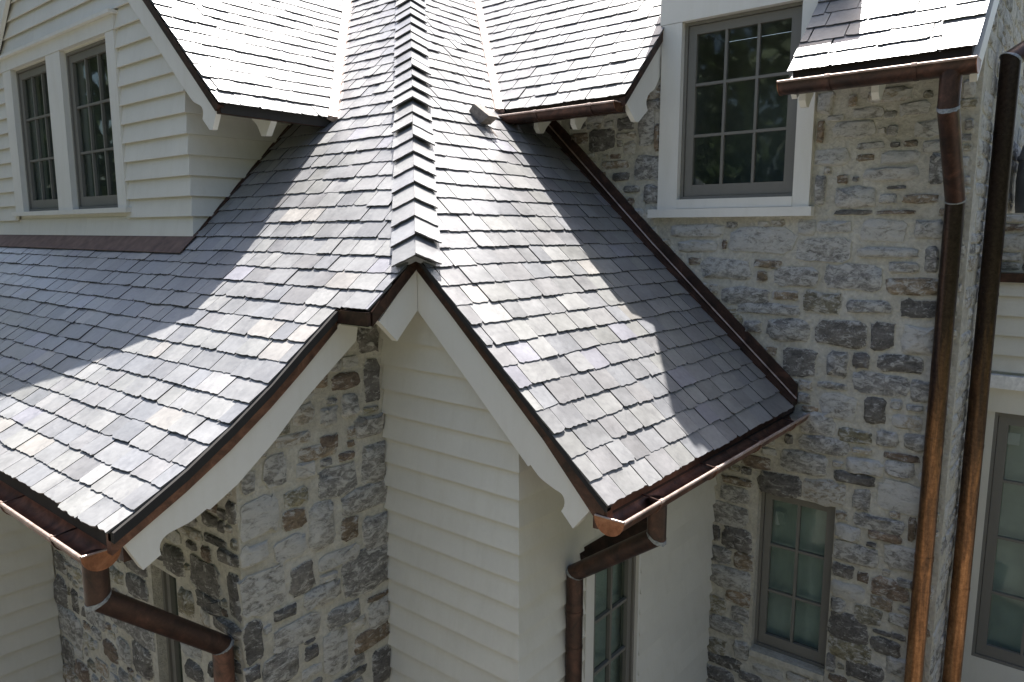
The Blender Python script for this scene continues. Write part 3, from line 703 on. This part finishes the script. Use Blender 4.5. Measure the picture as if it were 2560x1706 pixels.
# right gable edge (plane X = 3.34)
FXr = FX(3.34)
topR = [(3.527, -.235), (3.181, -.545), (2.822, -.875), (2.468, -1.205), (2.15, -1.545)]
lowR = [(3.527, -.515), (3.109, -.905), (2.60, -1.388), (2.582, -1.374)]
tailR = curve([(2.582, -1.374), (2.511, -1.437), (2.410, -1.482), (2.355, -1.502), (2.333, -1.538), (2.338, -1.575), (2.356, -1.606)])
board(FXr, topR + [(2.273, -1.690)] + tailR[::-1] + lowR[:3][::-1], -.05, 0, "rake_board", TRIM, "right white rake board with a scrolled tail")
def edge_strip(F, up, low, o0, o1, name="copper_edge", mat=COPPERDK, label=None): return board(F, up + low[::-1], o0, o1, name, mat, label)
yR = [3.50, 3.181, 2.822, 2.468, 2.10, 2.03]
edge_strip(FXr, [(y, zRp(y) - .004) for y in yR], [(y, lerp(sorted(topR), y) + .006) for y in yR[:-1]] + [(2.03, -1.60)], -.03, .025, label="dark copper edge of the right gable slope")
edge_strip(FX(3.303), [(y, zRp(y) + .012) for y in yR], [(y, zRp(y) - .022) for y in yR], -.05, .006, name="edge_slates", mat=DECK)
# left gable edge (plane Y = 3.84)
FYl = FY(3.84)
topL = [(1.529, -1.601), (1.859, -1.418), (2.092, -1.275), (2.36, -1.085), (2.622, -.874), (2.948, -.590)]
lowL = [(2.005, -1.559), (2.186, -1.455), (2.440, -1.255), (2.671, -1.035), (3.08, -.717), (3.10, -.60)]
tailL = curve([(1.987, -1.549), (1.899, -1.590), (1.846, -1.604), (1.768, -1.620), (1.725, -1.648), (1.711, -1.686), (1.715, -1.726)])
board(FYl, topL + lowL[::-1] + tailL + [(1.618, -1.777)], -.06, 0, "rake_board", TRIM, "left white rake board, curved, with a scrolled tail")
xL = [1.46, 1.585, 1.86, 2.136, 2.401, 2.645, 2.91]
edge_strip(FYl, [(x, zLp(x) - .004) for x in xL], [(x, lerp(topL, x) + .006) for x in xL], -.03, .028, mat=COPPER, label="copper edge along the left gable slope")
edge_strip(FY(3.805), [(x, zLp(x) + .012) for x in xL], [(x, zLp(x) - .045) for x in xL], -.04, .032, name="edge_slates", mat=DECK)
# short upper boards at the foot of the hip
FYu = FY(3.52)
board(FYu, [(3.335, -.232), (3.335, -.515), (3.152, -.698), (3.005, -.556)], -.05, 0, "rake_board", TRIM, "short white board under the foot of the hip, facing right")
edge_strip(FYu, [(2.93, -.49), (3.33, -.135)], [(2.93, -.58), (3.33, -.225)], -.02, .03, label="short dark copper edge under the foot of the hip")
mb = MB(); mb.box(2.888, 2.916, 3.492, 3.87, -.572, -.492); mb.build("copper_fascia", COPPERDK, house, "level piece of dark copper fascia left of the hip foot")
mb = MB(); mb.hexa([(2.96, 3.55, -.60), (3.46, 3.55, -.20), (3.46, 4.02, -.20), (2.96, 4.02, -.60), (2.96, 3.55, -.57), (3.46, 3.55, -.17), (3.46, 4.02, -.17), (2.96, 4.02, -.57)]); mb.build("soffit", SOFFIT, house)

# ------------------------------------------------------------------ gutters
def gutter(axis, c, z, a0, a1, r, label, caps=(1, 1), fall=0.0, mat=COPPER, hang=.75, bead=.011, strap0=.35, back=True):
    """half-round gutter along X or Y; c = position across, front side is the smaller coordinate"""
    P = (lambda s, q, zz: (s, q, zz)) if axis == 'X' else (lambda s, q, zz: (q, s, zz))
    zc = lambda s: z - fall * (s - a0)
    k = 12; rings = []
    for s in (a0, (a0 + a1) / 2, a1):
        ring = [P(s, c - r * math.cos(math.pi * i / k), zc(s) - r * math.sin(math.pi * i / k)) for i in range(k + 1)]
        ring += [P(s, c - (r - .004) * math.cos(math.pi * i / k), zc(s) - (r - .004) * math.sin(math.pi * i / k)) for i in range(k, -1, -1)]
        rings.append(ring)
    gt = MB().loft(rings).build("gutter", mat, house, label, smooth=40)
    mb = MB(); mb.tube([P(a0 - .004, c - r, zc(a0)), P(a1 + .002, c - r, zc(a1))], bead, 10); mb.build("gutter_bead", COPPERBEAD, gt, smooth=40)
    for on, s, d in ((caps[0], a0, -1), (caps[1], a1, 1)):
        if not on: continue
        poly = [P(s, c - (r + .004) * math.cos(math.pi * i / k), zc(s) - (r + .004) * math.sin(math.pi * i / k)) for i in range(k + 1)]
        mb = MB(); mb.prism(poly, P(.006 * d, 0, 0)); mb.build("end_cap", COPPERCAP, gt)
        mb = MB(); mb.tube([P(s + .003 * d, c - r, zc(s) + .004), P(s + .003 * d, c + r, zc(s) + .004)], .006, 8); mb.build("cap_rim", COPPERBEAD, gt)
    s = a0 + strap0
    while s < a1 - .1:
        mb = MB(); rr = [[P(s + w, c - (r + g_) * math.cos(math.pi * i / k), zc(s) - (r + g_) * math.sin(math.pi * i / k)) for w, g_ in ((-.012, .001), (-.012, .007), (.012, .007), (.012, .001))] for i in range(k + 1)]
        mb.loft(rr); mb.build("gutter_strap", mat, gt)
        mb = MB(); mb.tube([P(s, c - r, zc(s)), P(s, c + r, zc(s) + .02)], .005, 6); mb.build("cross_rod", COPPERDK, gt)
        mb = MB(); mb.tube([P(s - .018, c - r, zc(s)), P(s + .018, c - r, zc(s))], bead + .004, 8); mb.build("bead_clip", COPPERBEAD, gt)
        s += hang
    return gt
COPPERBEAD = copper_material("worn_copper_bead", (.30, .21, .17), (.48, .37, .32), (.62, .53, .48), .34, .66, .42, .5)
COPPERCAP = copper_material("orange_copper_cap", (.10, .05, .032), (.25, .115, .065), (.40, .21, .125), .34, .66, .38)
gR = gutter('X', 2.012, -1.558, 3.31, 6.40, .092, "copper half round gutter below the right slope", caps=(1, 0), strap0=.42, hang=.78)
gL = gutter('Y', 1.452, -1.642, 3.93, 13.0, .096, "copper half round gutter below the left slope at lower left", caps=(1, 0), strap0=.40, hang=.80)
gW = gutter('Y', 5.695, 1.10, 3.46, 4.86, .075, "copper gutter at the foot of the right valley", caps=(1, 0), mat=COPPERDK, strap0=.25, hang=.6, bead=.009)
gE = gutter('Y', 5.69, 1.085, .80, 2.05, .085, "copper gutter under the glaring slope at upper right", caps=(1, 1), mat=COPPERDK, strap0=.35, hang=.55, bead=.009)
# eave fascia behind the gutters
def fascia(a, name, mat, label=None): mb = MB(); mb.box(*a); return mb.build(name, mat, house, label)
fascia((3.36, 6.40, 2.115, 2.15, -1.66, -1.50), "eave_fascia", COPPERDK)
fascia((1.56, 1.60, 3.93, 13.0, -1.74, -1.50), "eave_fascia", COPPERDK)
fascia((5.78, 5.82, 3.46, 5.3, 1.03, 1.14), "eave_fascia", COPPERDK)
fascia((5.795, 5.835, .86, 2.0, 1.02, 1.15), "eave_fascia", COPPERDK)
fascia((3.30, 4.42, 5.765, 5.80, .945, 1.02), "eave_fascia", COPPERDK, "copper fascia along the dormer eave")
# drip edge along the eaves
fascia((3.31, 6.40, 2.045, 2.065, -1.545, -1.488), "drip_edge", COPPERDK)
fascia((1.475, 1.495, 3.83, 13.0, -1.60, -1.525), "drip_edge", COPPERDK)

# dormer gable edge (plane X = 3.30)
FXd = FX(3.30)
tailD = curve([(6.275, 1.175), (6.17, 1.085), (6.05, 1.035), (6.018, .985), (6.035, .926)])
board(FXd, [(5.80, .975), (6.285, 1.465), (6.885, 2.02), (9.1, 4.12), (9.1, 3.80), (7.238, 2.085), (6.313, 1.205)] + tailD + [(5.93, .83), (5.885, .83)], -.045, 0, "rake_board", TRIM, "white rake board of the left dormer with a scrolled tail")
board(FXd, [(12.4, .975), (9.1, 4.12), (9.1, 3.80), (11.9, 1.10)], -.045, 0, "rake_board", TRIM, "far white rake board at the upper left corner")
edge_strip(FXd, [(5.735, 1.005), (9.1, 4.20)], [(5.79, .965), (9.1, 4.11)], -.03, .02)
def rafter_tail(P, label=None):
    mb = MB(); mb.prism(*P); return mb.build("rafter_tail", TRIM, house, label)
rafter_tail(([(3.80, 6.10, 1.28), (3.80, 5.80, .99), (3.80, 5.80, .945), (3.80, 5.89, .83), (3.80, 5.96, .83), (3.80, 6.02, .93), (3.80, 6.10, .99)], (.06, 0, 0)))
for y in (4.45, 4.02):
    rafter_tail(([(6.06, y, 1.40), (5.86, y, 1.19), (5.86, y, .99), (5.90, y, .945), (5.95, y, .945), (5.99, y, 1.0), (6.06, y, 1.06)], (0, .055, 0)))
for y in (1.42, 1.93):
    rafter_tail(([(6.06, y, 1.38), (5.87, y, 1.18), (5.87, y, .98), (5.91, y, .935), (5.96, y, .935), (6.00, y, .99), (6.06, y, 1.05)], (0, .05, 0)))
# edge boards of the upper wing
FYw = FY(3.44)
tw = curve([(6.42, 1.45), (6.30, 1.30), (6.20, 1.24), (6.15, 1.16), (6.18, 1.09)])
board(FYw, [(5.80, 1.10), (6.42, 1.74), (6.42, 1.46)] + tw[1:] + [(6.02, .97), (5.96, .97)], -.045, 0, "rake_board", TRIM, "white rake board with a scrolled tail left of the tall window")
edge_strip(FYw, [(5.73, 1.145), (6.42, 1.862)], [(5.73, 1.075), (6.42, 1.77)], -.03, .03, label="dark copper edge left of the tall window")
board(FY(.865), [(5.80, 1.08), (6.9, 2.22), (6.9, 2.0), (5.88, .98)], 0, .045, "rake_board", TRIM, "white verge board of the upper right slope")
board(FY(2.0), [(5.80, 1.10), (6.415, 1.74), (6.415, 1.45), (5.9, 1.0)], -.04, 0, "rake_board", TRIM)

# ------------------------------------------------------------------ copper flashings
random.seed(9)
mb = MB()                                                       # where the right slope meets the stone wall
ys = [2.03, 2.4, 2.8, 3.2, 3.49, 4.0, 4.5, 5.2]
mb.loft([[(6.408, y, zRp(y) + .012), (6.408, y, zRp(y) + .185), (6.392, y, zRp(y) + .185), (6.390, y, zRp(y) + .05), (6.275, y, zRp(y) + .046), (6.275, y, zRp(y) + .012)] for y in ys])
fl_ = mb.build("wall_flashing", COPPERDK, house, "copper flashing climbing the right slope against the stone wall")
mb = MB(); mb.tube([(6.384, y, zRp(y) + .064) for y in ys], .008, 8); mb.build("flashing_bead", COPPERBEAD, fl_)
mb = MB(); mb.prism([(3.215, 6.40, zLp(3.215) + .036), (3.395, 6.40, zLp(3.395) + .036), (3.395, 6.40, zLp(3.395) + .046), (3.21, 6.40, zLp(3.21) + .044)], (0, 6.1, 0))
mb.build("apron_flashing", plain("dull_copper_apron", (.135, .085, .066), .75, 0, 9, .35, .2), house, "brown copper apron below the left dormer")
mb = MB(); mb.loft([[(x, 6.445, zLp(x) + .0), (x, 6.445, zLp(x) + .045), (x, 6.43, zLp(x) + .045), (x, 6.43, zLp(x) + .036), (x, 6.40, zLp(x) + .034), (x, 6.40, zLp(x) + .0)] for x in (3.40, 3.8, 4.2, 4.6)])
mb.build("step_flashing", COPPERDK, house)
def valley(P, d, wa, na, wb, nb, label, wA=.075, wB=.055, L=6.0):
    P = Vector(P); d = Vector(d).normalized(); mb = MB()
    for w_, n_, ww in ((wa, na, wA), (wb, nb, wB)):
        a = P - d * .05; b = P + d * L
        mb.hexa([a, a + w_ * ww, b + w_ * ww, b, a + n_ * .06 + w_ * .012, a + w_ * ww + n_ * .045, b + w_ * ww + n_ * .045, b + n_ * .06 + w_ * .012])
    return mb.build("valley_flashing", COPPERVAL, house, label)
dL = Vector((1 / 1.03, 1 / .95, 1)).normalized(); nD = Vector((0, -.95, 1)).normalized()
wd = nD.cross(dL); wd = wd if wd.x < 0 else -wd; wl = NLn.cross(dL); wl = wl if wl.y < 0 else -wl
valley((4.438, 5.73, 1.015), dL, wd, nD, wl, NLn, "pale worn copper valley strip left of the hip", .085, .05)
dR = Vector((1 / 1.03, 1 / .9717, 1)).normalized(); nW = Vector((-1.03, 0, 1)).normalized()
ww = nW.cross(dR); ww = ww if ww.y < 0 else -ww; wr = NRn.cross(dR); wr = wr if wr.x < 0 else -wr
valley((5.72, 4.835, 1.15), dR, ww, nW, wr, NRn, "pale worn copper valley strip right of the hip", .065, .065)

# ------------------------------------------------------------------ downspouts
def downspout(path, r, label, mats, joints=(), straps=()):
    root = None
    for i in range(len(path) - 1):
        mb = MB(); seg = []
        a, b = Vector(path[i]), Vector(path[i + 1]); d = (b - a).normalized()
        ma = d if i == 0 else (d + (a - Vector(path[i - 1])).normalized()).normalized()
        mz = d if i == len(path) - 2 else (d + (Vector(path[i + 2]) - b).normalized()).normalized()
        ref = Vector((0, 0, 1)) if abs(d.z) < .9 else Vector((1, 0, 0)); x = d.cross(ref).normalized(); y = x.cross(d)
        R0, R1, n = [], [], 20
        for j in range(n):
            o = r * (math.cos(2 * math.pi * j / n) * x + math.sin(2 * math.pi * j / n) * y)
            p = a + o; R0.append(p - d * ((p - a).dot(ma) / d.dot(ma))); q = b + o; R1.append(q - d * ((q - b).dot(mz) / d.dot(mz)))
        mb.loft([R0, R1])
        if root is None: root = mb.build("downspout", mats[i], house, label, smooth=40)
        else: mb.build("pipe", mats[i], root, smooth=40)
        if i < len(path) - 2:                                   # ragged ring of solder on the mitre
            mb = MB(); rings = []
            cc = sum(R1, Vector()) / n
            for w in (-.012, .012):
                rings.append([cc + (p - cc) * 1.03 + d * (w + ru(-.005, .005)) for p in R1])
            m2 = MB(); m2.loft([[cc + (p - cc) * .97 + d * -.012 for p in R1]] + rings + [[cc + (p - cc) * .97 + d * .012 for p in R1]], True, False)
            m2.build("solder_joint", SOLDER, root)
    if path[-1][2] < -3:                                        # wall straps
        x_, y_ = path[-1][0], path[-1][1]; z_ = path[-2][2] - .55
        while z_ > path[-1][2] + .3:
            mb = MB(); mb.tube([(x_, y_, z_ - .014), (x_, y_, z_ + .014)], r + .0025, 20); mb.build("wall_strap", mats[-1], root, smooth=40); z_ -= 1.25
    for z_ in joints:
        x_, y_ = path[-1][0], path[-1][1]; mb = MB(); mb.tube([(x_, y_, z_ - .02), (x_, y_, z_ + .02)], r + .003, 20); mb.build("pipe_sleeve", mats[-1], root, smooth=40)
    return root
random.seed(41)
downspout([(3.86, 2.012, -1.60), (3.86, 2.012, -1.84), (3.985, 2.69, -2.33), (3.985, 2.69, -ZO)], .059, "dark copper downspout with a long offset below the right gutter", [COPPERDK, COPPERDK, COPPERDK], (-2.62,))
downspout([(1.452, 4.02, -1.68), (1.452, 4.02, -1.93), (2.165, 4.10, -2.56), (2.165, 4.10, -ZO)], .063, "copper downspout with a slanting offset at the lower left", [COPPERDK, COPPERDK, COPPER])
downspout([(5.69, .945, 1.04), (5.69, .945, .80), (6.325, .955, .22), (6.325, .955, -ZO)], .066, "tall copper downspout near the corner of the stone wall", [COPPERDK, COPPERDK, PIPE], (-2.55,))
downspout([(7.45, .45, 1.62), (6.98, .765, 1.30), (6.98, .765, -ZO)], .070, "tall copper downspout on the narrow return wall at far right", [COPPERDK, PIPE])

# ------------------------------------------------------------------ loose things
blk = bpy.data.objects.new("wooden_block", None); COL.objects.link(blk); blk.location = (5.25, 4.66, .98 + ZO)
blk["label"] = "small weathered wooden block resting on the slates beside the right valley"; blk["category"] = "block"
up = Vector((0, 1, .9717)).normalized(); nn = NRn; xx = Vector((1, 0, 0)); c0 = Vector((5.25, 4.60, zRp(4.60))) + nn * .075
mb = MB(); w_, h_, l_ = .065, .055, .22
cs = []
for s, lft in ((0, .018), (l_, -.02)):
    for a, b in ((-1, -1), (1, -1), (1, 1), (-1, 1)): cs.append(c0 + up * (s + (.03 if b < 0 and s == 0 else 0)) + xx * (a * w_) + nn * (b * h_ + lft))
mb.hexa([cs[0], cs[1], cs[5], cs[4], cs[3], cs[2], cs[6], cs[7]]); mb.build("block_body", WOOD, blk)
mb = MB()
for i in range(26):
    b = Vector((5.25 + ru(-.03, .05), 4.60, zRp(4.60))) + nn * .03; e = b - up * ru(.06, .14) + xx * ru(-.02, .02) - nn * .012
    mb.prism([b, b + xx * .004, e + xx * .003], nn * .003)
mb.build("bristle_tuft", plain("pale_bristles", (.55, .47, .42), .8), blk)

cov = MB(); rings = []
for z_, r_ in ((.165, .40), (.28, .41), (.48, .42), (.66, .41), (.665, .425), (.70, .425), (.705, .41), (.80, .39), (.87, .33), (.91, .22), (.925, .10), (.93, .02)):
    rings.append([(8.80 + r_ * 1.0 * math.copysign(abs(math.cos(a)) ** .6, math.cos(a)), .40 + r_ * math.copysign(abs(math.sin(a)) ** .6, math.sin(a)) * 1.0, z_) for a in [2 * math.pi * i / 28 for i in range(28)]])
cov.loft(rings)
co = cov.build("furniture_cover", plain("grey_cover_cloth", (.13, .135, .15), .6, 0, 6, .2, .3), None, "grey rounded cover standing on the parapet at the far right", smooth=50, category="cover")

# ------------------------------------------------------------------ the wood around the house, behind the camera
random.seed(99); wd_ = MB()
def tree(x, y, hgt, rad):
    wd_.tube([(x, y, -ZO), (x + ru(-.3, .3), y + ru(-.3, .3), -ZO + hgt * .45), (x + ru(-.6, .6), y + ru(-.6, .6), -ZO + hgt * .8)], .28, 7)
    for b in range(46):
        u, v = ru(0, 6.283), ru(-1, 1); q = rad * ru(.55, 1.0); w = math.sqrt(1 - v * v)
        c = Vector((x + q * w * math.cos(u), y + q * w * math.sin(u), -ZO + hgt * .60 + v * hgt * .38))
        for l in range(26):
            p = c + Vector((random.gauss(0, .55), random.gauss(0, .55), random.gauss(0, .45)))
            a = Vector((ru(-1, 1), ru(-1, 1), ru(-1, 1))).normalized(); e = a.cross(Vector((ru(-1, 1), ru(-1, 1), ru(-1, 1)))).normalized(); sz = ru(.24, .55)
            wd_.add([p, p + a * sz + e * sz * .5, p + a * sz * 2, p + a * sz - e * sz * .5], [(0, 1, 2, 3)], random.choice(((.9, .9, .9), (1.1, 1.15, 1), (.7, .75, .7))))
for i in range(52):
    an = math.radians(92 + (i % 26) * 214 / 25 + ru(-4, 4)); dd = ru(21, 27) if i < 26 else ru(29, 38)
    tree(dd * math.cos(an), dd * math.sin(an), ru(15, 20), ru(3.6, 5.0))
fm, fnt, fb = new_mat("foliage")
fnt.links.new(mix(fnt, 1.0, (.06, .085, .028), attr(fnt).outputs['Color'], 'MULTIPLY'), fb.inputs['Base Color']); fb.inputs['Roughness'].default_value = .6
wd_.build("woodland", fm, None, "leafy green trees of the wood facing the house", kind="stuff", recalc=False)
